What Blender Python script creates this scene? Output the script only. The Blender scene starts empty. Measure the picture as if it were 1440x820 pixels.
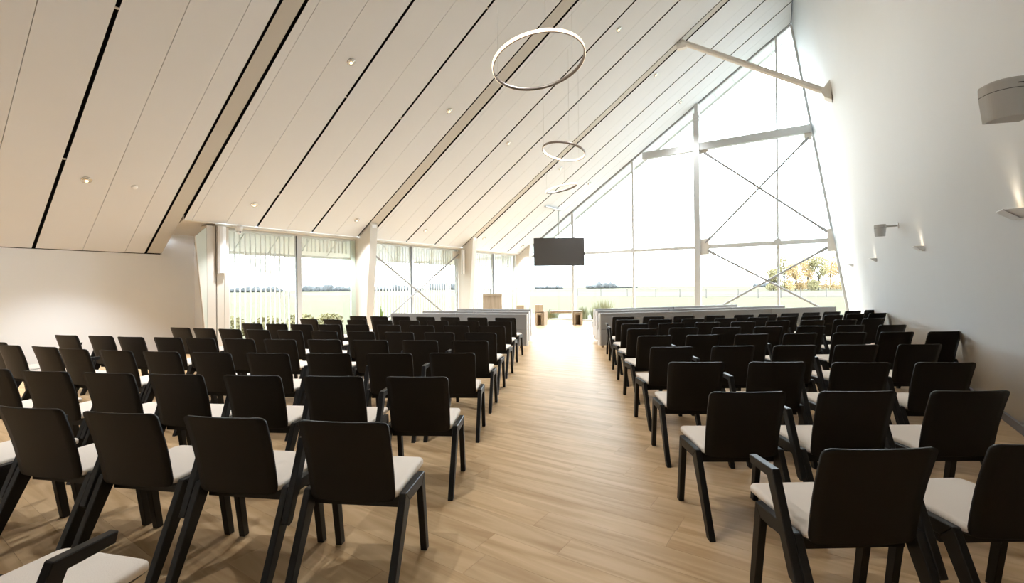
import bpy, bmesh, math, random
from mathutils import Vector, Matrix
random.seed(7)
C = bpy.context.scene.collection
PI = math.pi
# ------------------------------------------------------------------ camera, sky, exposure
H = 1.43                                   # eye height
PSI = math.radians(34.0)                   # the lens looks 34 degrees left of the hall's long axis
CS, SN = math.cos(PSI), math.sin(PSI)
cam_data = bpy.data.cameras.new('camera')
cam = bpy.data.objects.new('camera', cam_data); C.objects.link(cam)
cam_data.sensor_fit = 'HORIZONTAL'; cam_data.sensor_width = 36.0
cam_data.lens = 36.0 * 660 / 1440
cam_data.shift_y = -5.5 / 1440
cam_data.clip_start = .05; cam_data.clip_end = 4000
cam.matrix_world = (Matrix.Translation((0, 0, H)) @ Matrix.Rotation(PSI, 4, 'Z') @ Matrix.Rotation(PI/2, 4, 'X')
                    @ Matrix.Rotation(math.radians(-.55), 4, 'Z'))
sc = bpy.context.scene
sc.camera = cam
w = bpy.data.worlds.new('sky'); sc.world = w; w.use_nodes = True
bg = w.node_tree.nodes['Background']; bg.inputs['Color'].default_value = (.84, .93, 1, 1); bg.inputs['Strength'].default_value = 4.2
sc.view_settings.view_transform = 'Standard'; sc.view_settings.look = 'None'
sc.view_settings.exposure = 1.46; sc.view_settings.gamma = 1.0; sc.view_settings.use_curve_mapping = False
sc.cycles.use_denoising = True
sc.cycles.max_bounces = 14; sc.cycles.diffuse_bounces = 8; sc.cycles.transparent_max_bounces = 24
sc.cycles.sample_clamp_indirect = 12
DOWNLIGHT_W = 165
# ------------------------------------------------------------------ helpers
def fr(r, D, z=0):                          # right of / ahead of the viewer -> hall coordinates
    return Vector((r*CS - D*SN, r*SN + D*CS, z))

def mat(name, col, rough=.6, spec=.3, metal=0, noise=0, nscale=8, bump=0, emit=None, estr=0, coat=0):
    m = bpy.data.materials.new(name); m.use_nodes = True
    nt = m.node_tree; b = nt.nodes['Principled BSDF']
    b.inputs['Base Color'].default_value = (*col, 1); b.inputs['Roughness'].default_value = rough
    b.inputs['Specular IOR Level'].default_value = spec; b.inputs['Metallic'].default_value = metal
    if coat: b.inputs['Coat Weight'].default_value = coat; b.inputs['Coat Roughness'].default_value = .25
    if noise or bump:
        tc = nt.nodes.new('ShaderNodeTexCoord'); n = nt.nodes.new('ShaderNodeTexNoise')
        n.inputs['Scale'].default_value = nscale; n.inputs['Detail'].default_value = 4
        nt.links.new(tc.outputs['Object'], n.inputs['Vector'])
        if noise:
            mx = nt.nodes.new('ShaderNodeMix'); mx.data_type = 'RGBA'
            mx.inputs[6].default_value = (*[c*(1-noise) for c in col], 1); mx.inputs[7].default_value = (*[min(1, c*(1+noise)) for c in col], 1)
            nt.links.new(n.outputs['Fac'], mx.inputs[0]); nt.links.new(mx.outputs[2], b.inputs['Base Color'])
        if bump:
            bp = nt.nodes.new('ShaderNodeBump'); bp.inputs['Strength'].default_value = bump; bp.inputs['Distance'].default_value = .01
            nt.links.new(n.outputs['Fac'], bp.inputs['Height']); nt.links.new(bp.outputs['Normal'], b.inputs['Normal'])
    if emit:
        b.inputs['Emission Color'].default_value = (*emit, 1); b.inputs['Emission Strength'].default_value = estr
    return m

def glass_mat(name, tint):
    m = bpy.data.materials.new(name); m.use_nodes = True; nt = m.node_tree; nt.nodes.clear()
    o = nt.nodes.new('ShaderNodeOutputMaterial'); t = nt.nodes.new('ShaderNodeBsdfTransparent'); g = nt.nodes.new('ShaderNodeBsdfGlossy')
    t.inputs['Color'].default_value = (*tint, 1); g.inputs['Roughness'].default_value = .02
    f = nt.nodes.new('ShaderNodeFresnel'); f.inputs['IOR'].default_value = 1.4
    s = nt.nodes.new('ShaderNodeMixShader')
    ge = nt.nodes.new('ShaderNodeNewGeometry'); k = nt.nodes.new('ShaderNodeMath'); k.operation = 'SUBTRACT'; k.inputs[0].default_value = 1
    k2 = nt.nodes.new('ShaderNodeMath'); k2.operation = 'MULTIPLY'
    nt.links.new(ge.outputs['Backfacing'], k.inputs[1]); nt.links.new(k.outputs[0], k2.inputs[0]); nt.links.new(f.outputs[0], k2.inputs[1])
    nt.links.new(k2.outputs[0], s.inputs[0]); nt.links.new(t.outputs[0], s.inputs[1]); nt.links.new(g.outputs[0], s.inputs[2])
    nt.links.new(s.outputs[0], o.inputs['Surface'])
    return m

def wood_mat(name, dark, light, along='X', rough=.4, perobj=.0, scale=1.0, spec=.4, bump=.05):
    m = bpy.data.materials.new(name); m.use_nodes = True; nt = m.node_tree; N = nt.nodes.new; Lk = nt.links.new
    b = nt.nodes['Principled BSDF']; b.inputs['Roughness'].default_value = rough; b.inputs['Specular IOR Level'].default_value = spec
    tc = N('ShaderNodeTexCoord'); oi = N('ShaderNodeObjectInfo'); geo = N('ShaderNodeNewGeometry')
    mp = N('ShaderNodeMapping'); s = {'X': (.45, 5, 5), 'Z': (9, 9, .6)}[along]
    mp.inputs['Scale'].default_value = [q*scale for q in s]
    src = geo.outputs['Position'] if perobj else tc.outputs['Object']
    if perobj:
        ad = N('ShaderNodeVectorMath'); ad.operation = 'ADD'; ml = N('ShaderNodeMath'); ml.operation = 'MULTIPLY'; ml.inputs[1].default_value = 37
        Lk(oi.outputs['Random'], ml.inputs[0]); Lk(src, ad.inputs[0]); Lk(ml.outputs[0], ad.inputs[1]); src = ad.outputs[0]
    Lk(src, mp.inputs['Vector'])
    n1 = N('ShaderNodeTexNoise'); n1.inputs['Scale'].default_value = 1.6; n1.inputs['Detail'].default_value = 6; n1.inputs['Distortion'].default_value = 1.4
    Lk(mp.outputs[0], n1.inputs['Vector'])
    cr = N('ShaderNodeValToRGB'); cr.color_ramp.elements[0].position = .28; cr.color_ramp.elements[1].position = .62
    cr.color_ramp.elements[0].color = (*dark, 1); cr.color_ramp.elements[1].color = (*light, 1)
    Lk(n1.outputs['Fac'], cr.inputs['Fac'])
    out = cr.outputs['Color']
    if perobj:
        hs = N('ShaderNodeHueSaturation'); mr = N('ShaderNodeMapRange')
        mr.inputs['To Min'].default_value = 1-perobj; mr.inputs['To Max'].default_value = 1+perobj
        Lk(oi.outputs['Random'], mr.inputs['Value']); Lk(mr.outputs[0], hs.inputs['Value']); Lk(out, hs.inputs['Color']); out = hs.outputs['Color']
    Lk(out, b.inputs['Base Color'])
    if bump:
        bp = N('ShaderNodeBump'); bp.inputs['Strength'].default_value = bump; bp.inputs['Distance'].default_value = .004
        Lk(n1.outputs['Fac'], bp.inputs['Height']); Lk(bp.outputs['Normal'], b.inputs['Normal'])
    return m

M = dict(
 plaster=mat('white_plaster', (.82, .835, .85), .75, .2, noise=.012, nscale=2, bump=.05),
 panel=mat('acoustic_ceiling_panel', (.73, .75, .78), .85, .15, noise=.01, nscale=3),
 beam=mat('beige_beam_cladding', (.56, .54, .50), .7, .2),
 slot=mat('black_ceiling_void', (.004, .004, .004), .9, .1),
 column=mat('warm_white_column', (.64, .60, .54), .6, .25),
 soffit=mat('beige_soffit', (.66, .62, .55), .7, .2),
 frame=mat('light_grey_aluminium_frame', (.54, .55, .55), .45, .4),
 steel=mat('grey_painted_steel', (.48, .49, .49), .45, .4),
 tie=mat('off_white_painted_steel', (.74, .71, .66), .5, .3),
 rod=mat('grey_steel_rod', (.30, .30, .30), .5, .3),
 strut=mat('beige_painted_steel', (.60, .57, .52), .5, .3),
 blackwood=mat('black_stained_wood', (.0085, .0075, .007), .45, .3, noise=.15, nscale=30),
 backply=mat('black_stained_plywood', (.0085, .0066, .0052), .5, .25, noise=.12, nscale=14),
 shell=mat('black_seat_shell', (.015, .013, .012), .5, .3),
 cushion=mat('cream_seat_fabric', (.80, .72, .635), .95, .1, noise=.04, nscale=220, bump=.15),
 pew=mat('light_grey_pew_fabric', (.33, .335, .34), .95, .1, noise=.04, nscale=90, bump=.1),
 pewedge=mat('white_pew_edge', (.78, .78, .78), .6, .2),
 oakfoot=mat('pale_wood_foot', (.45, .33, .2), .5, .3),
 black=mat('black_plastic', (.02, .02, .022), .35, .5),
 screen=mat('dark_screen', (.06, .058, .06), .3, .6),
 chrome=mat('brushed_steel', (.62, .62, .6), .25, .5, metal=1),
 white=mat('white_enamel', (.82, .82, .82), .4, .35),
 speaker=mat('light_grey_speaker_body', (.52, .53, .535), .55, .3, noise=.02, nscale=200),
 groove=mat('dark_joint_line', (.06, .06, .06), .8, .1),
 bronze=mat('dark_bronze_ring', (.20, .16, .13), .4, .4, metal=.4),
 led=mat('warm_led_strip', (.9, .85, .75), .5, .2, emit=(1, .80, .62), estr=.7),
 bulb=mat('warm_lamp_glow', (.9, .85, .7), .5, .2, emit=(1, .70, .36), estr=1.5),
 skirt=mat('taupe_baseboard', (.17, .15, .145), .5, .3),
 field=mat('pale_grass_field', (.088, .081, .050), .95, .05, noise=.10, nscale=.12),
 soil=mat('bare_tan_strip', (.092, .078, .064), .95, .05, noise=.08, nscale=.3),
 farleaf=mat('hazy_far_foliage', (.088, .092, .095), .95, .05, noise=.1, nscale=.4),  # distance haze is put into this pale grey foliage colour
 autumn=mat('golden_autumn_leaves', (.36, .25, .12), .8, .1, noise=.3, nscale=.6),
 olive=mat('olive_leaves', (.24, .21, .11), .8, .1, noise=.3, nscale=.6),
 bark=mat('grey_brown_bark', (.05,.045,.04), .9, .1),
 reed=mat('grey_green_reed', (.20, .20, .11), .8, .1, noise=.25, nscale=3),
 postwood=mat('weathered_fence_wood', (.12, .11, .10), .9, .1),
 subfloor=mat('dark_subfloor', (.10, .07, .05), .9, .1),
 terrace=mat('pale_gravel', (.27, .27, .26), .95, .05, noise=.1, nscale=4),
 overhang=mat('pale_grey_outdoor_soffit', (.68, .70, .68), .7, .2),
 fin=mat('off_white_metal_fin', (.70, .70, .68), .5, .3),
)
M['glass'] = glass_mat('clear_window_glass', (.97, .985, .975))
M['oak'] = wood_mat('oak_vinyl_plank', (.44, .275, .132), (.63, .435, .245), 'X', .42, perobj=.06, spec=.2, bump=.02)
M['palewood'] = wood_mat('pale_oak', (.46, .37, .26), (.58, .48, .36), 'Z', .5)
M['stoolwood'] = wood_mat('brown_oak', (.26, .19, .12), (.36, .27, .18), 'Z', .5)

def link(name, me, m, parent=None):
    o = bpy.data.objects.new(name, me); C.objects.link(o)
    if m and not me.materials: me.materials.append(M[m] if isinstance(m, str) else m)
    if parent: o.parent = parent
    return o
def done(name, bm, m, parent=None, smooth=False):
    me = bpy.data.meshes.new(name)
    bmesh.ops.recalc_face_normals(bm, faces=bm.faces[:])
    bm.to_mesh(me); bm.free()
    if smooth:
        for p in me.polygons: p.use_smooth = True
    return link(name, me, m, parent)
def tag(o, label, cat, group=None):
    o['label'] = label; o['category'] = cat
    if group: o['group'] = group
    return o
def struct(o): o['kind'] = 'structure'; return o
def empty(name, loc=(0, 0, 0), rz=0):
    o = bpy.data.objects.new(name, None); C.objects.link(o); o.location = loc; o.rotation_euler = (0, 0, rz); o.empty_display_size = .1
    return o
def box(bm, x0, x1, y0, y1, z0, z1, bev=0, T=None):
    vs = [bm.verts.new(p) for p in ((x0,y0,z0),(x1,y0,z0),(x1,y1,z0),(x0,y1,z0),(x0,y0,z1),(x1,y0,z1),(x1,y1,z1),(x0,y1,z1))]
    fs = [bm.faces.new([vs[i] for i in q]) for q in ((0,3,2,1),(4,5,6,7),(0,1,5,4),(1,2,6,5),(2,3,7,6),(3,0,4,7))]
    if T is not None: bmesh.ops.transform(bm, matrix=T, verts=vs)
    if bev:
        es = list({e for f in fs for e in f.edges}); bmesh.ops.bevel(bm, geom=es, offset=bev, segments=1, profile=.5, affect='EDGES')
def bbox(name, m, parent, *a, bev=0, T=None):
    bm = bmesh.new(); box(bm, *a, bev=bev, T=T); return done(name, bm, m, parent)
def prism(bm, pts, axis, a, b, bev=0):      # polygon extruded along an axis; pts are the two other coordinates in order
    def P(u, v, t): return {'x': (t, u, v), 'y': (u, t, v), 'z': (u, v, t)}[axis]
    A = [bm.verts.new(P(u, v, a)) for u, v in pts]; B = [bm.verts.new(P(u, v, b)) for u, v in pts]
    fs = [bm.faces.new(A), bm.faces.new(B[::-1])]
    n = len(pts)
    for i in range(n): fs.append(bm.faces.new((A[i], B[i], B[(i+1) % n], A[(i+1) % n])))
    if bev:
        es = list({e for f in fs for e in f.edges}); bmesh.ops.bevel(bm, geom=es, offset=bev, segments=1, profile=.5, affect='EDGES')
def bprism(name, m, parent, pts, axis, a, b, bev=0):
    bm = bmesh.new(); prism(bm, pts, axis, a, b, bev); return done(name, bm, m, parent)
def bar(bm, p, q, w, d=None, up=(0, 0, 1), n=4):   # bar between two points: square (n=4) or round
    p, q = Vector(p), Vector(q); z = (q-p).normalized(); u = Vector(up)
    if abs(z.dot(u)) > .98: u = Vector((1, 0, 0))
    x = u.cross(z).normalized(); y = z.cross(x); d = d or w
    ring = []
    for t in (p, q):
        if n == 4: c = [(-w/2, -d/2), (w/2, -d/2), (w/2, d/2), (-w/2, d/2)]
        else: c = [(w/2*math.cos(2*PI*i/n), d/2*math.sin(2*PI*i/n)) for i in range(n)]
        ring.append([bm.verts.new(t + x*a + y*b) for a, b in c])
    A, B = ring; k = len(A)
    bm.faces.new(A[::-1]); bm.faces.new(B)
    for i in range(k): bm.faces.new((A[i], A[(i+1) % k], B[(i+1) % k], B[i]))
def bbar(name, m, parent, *a, **k):
    bm = bmesh.new(); bar(bm, *a, **k); return done(name, bm, m, parent)
def lathe(bm, prof, n=20, T=None):          # profile (r, z) turned about z
    rings = []
    for r, z in prof: rings.append([bm.verts.new((r*math.cos(2*PI*i/n), r*math.sin(2*PI*i/n), z)) for i in range(n)])
    vs = [v for r in rings for v in r]
    for A, B in zip(rings, rings[1:]):
        for i in range(n): bm.faces.new((A[i], A[(i+1) % n], B[(i+1) % n], B[i]))
    bm.faces.new(rings[0][::-1]); bm.faces.new(rings[-1])
    if T is not None: bmesh.ops.transform(bm, matrix=T, verts=vs)
def blathe(name, m, parent, prof, n=20, T=None, smooth=True):
    bm = bmesh.new(); lathe(bm, prof, n, T); return done(name, bm, m, parent, smooth)
# ------------------------------------------------------------------ the hall
EZ, EX, SL = 2.972, -11.602, .67            # eave height and place, slope of the roof
def ceil_z(x): return EZ + SL*(x - EX)
YE, YN = 18.1, -4.0                         # glazed end, end behind the viewer
FAR = (.62 - 1.515) / (YE - 9.0)
def base_x(y):                              # foot of the right wall: straight, then bending gently inward
    if y < 7.5: return 1.515
    if y > 10.5: return 1.515 + FAR*(y - 9.0)
    t = (y - 7.5)/3.0
    return 1.515 + FAR*1.5*t*t
LEAN = .155
def wall_x(y, z): return base_x(y) - LEAN*z
def ridge_x(y):                             # where the roof slope meets the leaning wall
    b = base_x(y); return (b - LEAN*(EZ - SL*EX)) / (1 + LEAN*SL)

# floor: planks laid across the hall
PW, PL = .2, 1.5
floor = struct(bbox('floor', 'subfloor', None, -12.7, 1.6, YN, YE+.05, -.15, -.012))
full_me = None; planks = []
for r in range(int((YE - YN)/PW) + 1):
    y0 = YN + r*PW; y1 = min(y0 + PW, YE)
    if y1 - y0 < .02: continue
    off = random.random()*PL; xm = base_x(y0); x = -12.66 - off
    while x < xm:
        a, b = max(x, -12.66), min(x + PL, xm)
        if b - a > .03: planks.append((a, b, y0, y1))
        x += PL
def seen(p):
    X, Y = (p[0]+p[1])/2, (p[2]+p[3])/2
    D = -X*SN + Y*CS; r = X*CS + Y*SN
    if D < 1.0 or abs(r/D) > 1.3: return 1e6
    return D
planks.sort(key=seen)
def plank_bm(bm, a, b, y0, y1, cx=0, cy=0):
    g = .0006; box(bm, a+g-cx, b-g-cx, y0+g-cy, y1-g-cy, -.012, 0)
rest = bmesh.new(); k = 0
for a, b, y0, y1 in planks:
    if k < 300:
        cx, cy = (a+b)/2, (y0+y1)/2; whole = abs(b-a-PL) < 1e-4 and abs(y1-y0-PW) < 1e-4
        if whole and full_me:
            o = link('plank', full_me, None, floor)
        else:
            bm = bmesh.new(); plank_bm(bm, a, b, y0, y1, cx, cy); o = done('plank', bm, 'oak', floor)
            if whole: full_me = o.data
        o.location = (cx, cy, 0); k += 1
    else: plank_bm(rest, a, b, y0, y1)
o = done('far_planks', rest, 'oak', floor); o['kind'] = 'stuff'

# right wall: leaning, bent in plan
ys = [YN, 0, 4, 7.5, 8.1, 8.7, 9.3, 9.9, 10.5, 14, YE]
bm = bmesh.new(); rows = []
for y in ys:
    zt = ceil_z(ridge_x(y)) + .05
    rows.append([bm.verts.new(p) for p in ((wall_x(y,0),y,0),(wall_x(y,zt),y,zt),(wall_x(y,zt)+.3,y,zt),(wall_x(y,0)+.3,y,0))])
for A, B in zip(rows, rows[1:]):
    for i in range(4): bm.faces.new((A[i], B[i], B[(i+1) % 4], A[(i+1) % 4]))
bm.faces.new(rows[0]); bm.faces.new(rows[-1][::-1])
wall_right = struct(done('wall_right', bm, 'plaster'))
for p in wall_right.data.polygons:
    if abs(p.normal.x) > .9: p.use_smooth = True
bm = bmesh.new(); A = None
for y in ys[:-1] + [YE-.15]:
    x = wall_x(y, 0)
    R = [bm.verts.new(p) for p in ((x-.002,y,0.001),(x-.022,y,0.001),(x-.034,y,.095),(x-.016,y,.1))]
    if A:
        for i in range(4): bm.faces.new((A[i], R[i], R[(i+1) % 4], A[(i+1) % 4]))
    else: bm.faces.new(R)
    A = R
bm.faces.new(A[::-1]); struct(done('baseboard_right', bm, 'skirt'))

# left wall of the near part, its return, and the wall behind the viewer
struct(bprism('wall_left', 'plaster', None, [(YN,0),(5.1,0),(5.1,2.75),(4.43,2.75),(4.43,ceil_z(-12.66)),(YN,ceil_z(-12.66))], 'x', -12.9, -12.66))
struct(bbox('wall_return', 'plaster', None, -12.66, -11.86, 5.1, 5.3, 0, 2.95))
struct(bprism('wall_back', 'plaster', None, [(-12.9,0),(1.8,0),(wall_x(YN,10.6)+.1,10.6),(-.2,10.6),(-12.9,ceil_z(-12.9))], 'y', YN-.25, YN-.002))

# ceiling: black void above, panels below it with narrow joints and wide black slots
def slope_pts(x0, x1, t0, t1):              # cross-section of a strip of the slope, t = height above the visible face
    return [(x0, ceil_z(x0)+t0), (x1, ceil_z(x1)+t0), (x1, ceil_z(x1)+t1), (x0, ceil_z(x0)+t1)]
def strip_bm(bm, x0, y0, y1, t0, t1, end=.03):
    a, b = ridge_x(y0) - end, ridge_x(y1) - end
    V = []
    for y, x1 in ((y0, a), (y1, b)): V.append([bm.verts.new((x, y, z)) for x, z in slope_pts(x0, x1, t0, t1)])
    A, B = V; bm.faces.new(A[::-1]); bm.faces.new(B)
    for i in range(4): bm.faces.new((A[i], A[(i+1) % 4], B[(i+1) % 4], B[i]))
bm = bmesh.new(); strip_bm(bm, -12.9, YN-.2, 4.45, .07, .3, -.1)
ys2 = [4.45, 7.5, 9, 10.5, YE+.05]
for a, b in zip(ys2, ys2[1:]): strip_bm(bm, -11.575, a, b, .07, .3, -.1)
ceiling = struct(done('ceiling', bm, 'slot'))
B_, T_, E_ = 'black', 'thin', 'beam'
# seams along the hall: (y, kind) in order; a beam band lies between two black slots
seams = [(-3.9,T_),(-3.2,T_),(-2.5,B_),(-1.8,T_),(-1.1,T_),(-.45,B_),(.2,T_),(.9,B_),(1.6,T_),(2.335,B_),(3.05,T_),(3.745,T_),(4.12,E_),(4.45,E_),(4.63,T_),(5.325,T_),(6.04,B_),(6.79,T_),(7.51,B_),
         (8.22,T_),(9.0,E_),(9.385,E_),(9.53,T_),(10.22,T_),(10.93,B_),(11.65,T_),(12.29,B_),(13.0,T_),(13.78,E_),(14.07,E_),(14.2,T_),(14.9,T_),(15.55,B_),(16.2,T_),(16.835,B_),(17.5,T_),(18.07,B_)]
half = {B_: .026, T_: .004, E_: .026}
for (ya, ka), (yb, kb) in zip(seams, seams[1:]):
    y0, y1 = ya + half[ka], yb - half[kb]; x0 = -12.64 if yb < 4.46 else EX
    bm = bmesh.new()
    beam = ka == E_ and kb == E_
    strip_bm(bm, x0, y0, y1, .012 if beam else 0, .066)
    o = done('ceiling_beam' if beam else 'ceiling_panel', bm, 'beam' if beam else 'panel', ceiling)
    o.data.materials.append(M['slot'])       # the edges of the boards are black
    for p in o.data.polygons:
        if (p.normal.y < -.9 and ka != T_) or (p.normal.y > .9 and kb != T_): p.material_index = 1
# small clips bridging the black slots
for ya, ka in seams:
    if ka == B_ and ya > 0:
        bm = bmesh.new()
        for x in (-10.6, -8.1, -5.6, -3.1):
            if x < ridge_x(ya)-.3: prism(bm, slope_pts(x-.012, x+.012, .012, .02), 'y', ya-.026, ya+.026)
        done('slot_clip', bm, 'strut', ceiling)

# eave soffits
struct(bprism('trim_1', 'soffit', None, [(EX+.01,EZ-.012),(EX+.01,EZ+.10),(-12.66,2.85),(-12.66,2.745)], 'y', 4.46, 5.1))
struct(bbox('trim_2', 'soffit', None, -11.96, EX+.01, 5.1, YE, EZ-.06, EZ-.005))

# portal columns, wider at the top
n_trim = 3
for y0, y1, top in ((9.03, 9.29, -11.03), (13.78, 14.02, -11.03), (17.8, 18.06, -11.03)):
    bm = bmesh.new(); pts = [(-11.78, 0), (-11.30, 0), (top, ceil_z(top)-.004), (-11.60, ceil_z(-11.60)-.06), (-11.78, EZ-.065)]
    prism(bm, pts, 'y', y0, y1, .006)
    o = struct(done('trim_%d' % n_trim, bm, 'column')); n_trim += 1
    bm = bmesh.new(); box(bm, -11.06, -11.02, y0+.05, y1-.05, ceil_z(-11.02)-.14, ceil_z(-11.06)-.03); done('bracket', bm, 'white', o)
o = struct(bbox('trim_%d' % n_trim, 'column', None, -11.86, -11.60, 4.925, 5.105, 0, EZ-.07)); n_trim += 1
bbox('shadow_gap', 'groove', o, -11.80, -11.66, 5.105, 5.135, 0, EZ-.07)
bbox('jamb', 'column', o, -11.86, -11.61, 5.135, 5.285, 0, EZ-.07)
bbox('shadow_gap', 'groove', o, -11.80, -11.66, 5.285, 5.30, 0, EZ-.07)
bbox('jamb', 'column', o, -11.86, -11.62, 5.30, 5.40, 0, EZ-.07)
bprism('side_pane', mat('greenish_side_pane', (.62, .66, .60), .25, .5), o, [(4.92,.0),(4.92,2.86),(4.70,2.64),(4.875,.59)], 'x', -11.64, -11.60)
bprism('pane_edge', 'column', o, [(4.875,.59),(4.70,2.64),(4.685,2.64),(4.86,.59)], 'x', -11.65, -11.59)

# glazed end
win = struct(empty('window_1', (0, YE, 0)))
def we(name, m, *a): return bbox(name, m, win, *a)    # local y = y - YE
MX = [-11.55, -9.04, -6.4, -3.94, -1.40]
def edge_x(z): return .62 - .153*z
TZ = [2.85, 6.47]
# frame along floor, roof slope and leaning wall
we('sill', 'frame', -11.6, .62, -.02, .10, 0, .06)
bprism('roof_frame', 'frame', win, slope_pts(-11.6, -.95, -.06, -.004), 'y', .0, .10)
bprism('wall_frame', 'frame', win, [(.545, .06), (.615, .06), (-.925, 10.05), (-.99, 10.0)], 'y', -.02, .10)
for x, wd, y0, y1 in ((-9.04, .11, -.06, .12), (-6.4, .07, -.03, .10), (-1.40, .06, -.03, .10), (-11.57, .06, 0, .1)):
    we('mullion', 'frame', x-wd/2, x+wd/2, y0, y1, .06, ceil_z(x-wd/2)-.06)
post = we('main_post', 'steel', -4.04, -3.84, -.24, -.03, .06, ceil_z(-4.04)-.35)
bprism('post_head', 'steel', win, [(-4.0, ceil_z(-4.04)-.35), (-3.88, ceil_z(-4.04)-.35), (-3.88, ceil_z(-3.97)-.02), (-4.0, ceil_z(-4.0)-.02)], 'y', -.2, -.06)
for z in (ceil_z(-4.04)-.62, ceil_z(-4.04)-.5): we('post_bolt_plate', 'frame', -4.06, -3.82, -.25, -.02, z, z+.03)
we('mullion', 'frame', -3.965, -3.915, .0, .1, .06, ceil_z(-3.965)-.06)
for x0, x1 in ((-11.54, -9.10), (-8.98, -6.44), (-6.36, -4.05)): we('transom', 'frame', x0, x1, -.03, .09, 2.79, 2.89)
we('transom', 'frame', -3.83, edge_x(2.85)-.1, -.12, .0, 2.77, 2.91)
we('upper_transom', 'steel', -5.93, -4.045, -.22, -.04, 6.34, 6.60); we('upper_transom', 'steel', -3.835, edge_x(6.47)-.06, -.22, -.04, 6.34, 6.60)
we('cleat', 'frame', -6.47, -6.33, -.05, -.03, 2.76, 2.95); we('cleat', 'frame', -1.50, -1.30, -.14, -.12, 2.88, 2.98)
we('gusset_plate', 'strut', -3.84, -3.55, -.15, -.13, 2.55, 3.13)
bprism('gusset_plate', 'strut', win, [(-.02, 2.48), (edge_x(2.48)-.04, 2.48), (edge_x(3.2)-.04, 3.2), (-.02, 3.2)], 'y', -.16, -.13)
bprism('gusset_plate', 'strut', win, [(-3.84, 6.2), (-3.55, 6.25), (-3.55, 6.34), (-3.84, 6.34)], 'y', -.15, -.13)
bprism('gusset_plate', 'strut', win, [(-.62, 6.18), (-.42, 6.10), (-.40, 6.34), (-.62, 6.34)], 'y', -.15, -.13)
for p, q in (((-3.68, 6.24), (.0, 3.10)), ((-3.68, 2.98), (-.5, 6.2)), ((-3.60, 2.70), (.35, .35)), ((-.0, 2.62), (-3.75, .35))):
    p3, q3 = Vector((p[0], -.11, p[1])), Vector((q[0], -.11, q[1])); b = bbar('brace_rod', 'rod', win, p3, q3, .068, n=8)
    d = (q3-p3).normalized()
    for t in (p3, q3 - d*.3): bbar('rod_socket', 'rod', b, t, t + d*.3, .10, n=8)
# panes
def pane(pts): return bprism('pane', 'glass', win, pts, 'y', .045, .055)
def rz(x): return ceil_z(x) - .06
cols = [(-11.53, -9.10), (-8.98, -6.44), (-6.36, -3.965), (-3.915, -1.43), (-1.37, .55)]
for i, (a, b) in enumerate(cols):
    last = i == 4
    ex = (lambda z: edge_x(z) - .08) if last else (lambda z: b)
    pane([(a, .06), (ex(.06), .06), (ex(2.79), 2.79), (a, 2.79)])
    if i == 0: pane([(a, 2.89), (b, 2.89), (b, rz(b)), (a, max(rz(a), 2.9))]); continue
    if i == 1: pane([(a, 2.89), (b, 2.89), (b, rz(b)), (a, rz(a))]); continue
    if i == 2: pane([(a, 2.89), (b, 2.89), (b, 6.34), (-6.53+.02+.17, 6.25)]); pane([(-6.0, 6.6), (b, 6.6), (b, rz(b))]); continue
    pane([(a, 2.91), (ex(2.91), 2.91), (ex(6.34), 6.34), (a, 6.34)])
    if last: pane([(a, 6.6), (ex(6.6), 6.6), (ex(9.8), 9.8), (-1.1, rz(-1.12)), (a, rz(a))])
    else: pane([(a, 6.6), (b, 6.6), (b, rz(b)), (a, rz(a))])

# glazed left bays
bays = [(5.40, 9.02, 7.27, .13), (9.30, 13.77, 11.42, .09), (14.03, 17.79, 16.14, .09)]
for i, (y0, y1, ym, mw) in enumerate(bays):
    wn = struct(empty('window_%d' % (i+2), (-11.85, y0, 0))); X0, X1 = -.06, .06
    L_ = y1-y0; m0 = ym-y0
    bbox('sill', 'frame', wn, X0, X1, 0, L_, 0, .08); bbox('head', 'frame', wn, X0, X1, 0, L_, 2.87, 2.91)
    bbox('jamb', 'frame', wn, X0, X1, 0, .05, .08, 2.87); bbox('jamb', 'frame', wn, X0, X1, L_-.05, L_, .08, 2.87)
    mm = bbox('mullion', 'frame', wn, X0, X1, m0-mw/2, m0+mw/2, .08, 2.87)
    bbox('gasket', 'black', mm, X1-.02, X1+.002, m0-mw/2-.025, m0-mw/2, .08, 2.87)
    for a, b in ((.05, m0-mw/2-.025), (m0+mw/2, L_-.05)): bbox('pane', 'glass', wn, -.005, .005, a, b, .08, 2.87)
    if i == 0:
        bbox('edge_pane', 'glass', wn, .10, .11, L_-.42, L_-.02, .08, 2.86); bbox('edge_post', mat('greenish_glass_edge', (.50, .60, .53), .3, .4), wn, .10, .14, L_-.16, L_-.02, .08, 2.86)
    if i == 1:
        for p, q in (((.17, .02, 2.72), (.17, 4.40, -.0)), ((.17, 4.40, 2.72), (.17, .1, .0))): bbar('brace_rod', 'rod', wn, p, q, .058, n=8)
        bbox('gusset_plate', 'column', wn, .12, .16, 4.1, 4.44, 2.55, 2.82); bbox('gusset_plate', 'column', wn, .12, .16, .02, .25, 2.55, 2.82)
# tie between roof and right wall
o = struct(empty('trim_%d' % n_trim)); n_trim += 1
pA, pB = Vector((-3.42, 13.87, ceil_z(-3.42)-.06)), Vector((wall_x(13.87, 6.08)-.02, 13.87, 6.10))
bbar('tie_tube', 'tie', o, pA, pB, .15, .15, n=10)
bprism('tie_shoe', 'tie', o, [(pB.x-.20, 6.02+.13), (pB.x-.0, 6.40), (pB.x+.03, 5.90), (pB.x-.12, 6.0)], 'y', 13.74, 14.0)
bbox('tie_shoe', 'tie', o, -3.55, -3.3, 13.8, 13.95, ceil_z(-3.55)-.16, ceil_z(-3.55)-.01)
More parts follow.
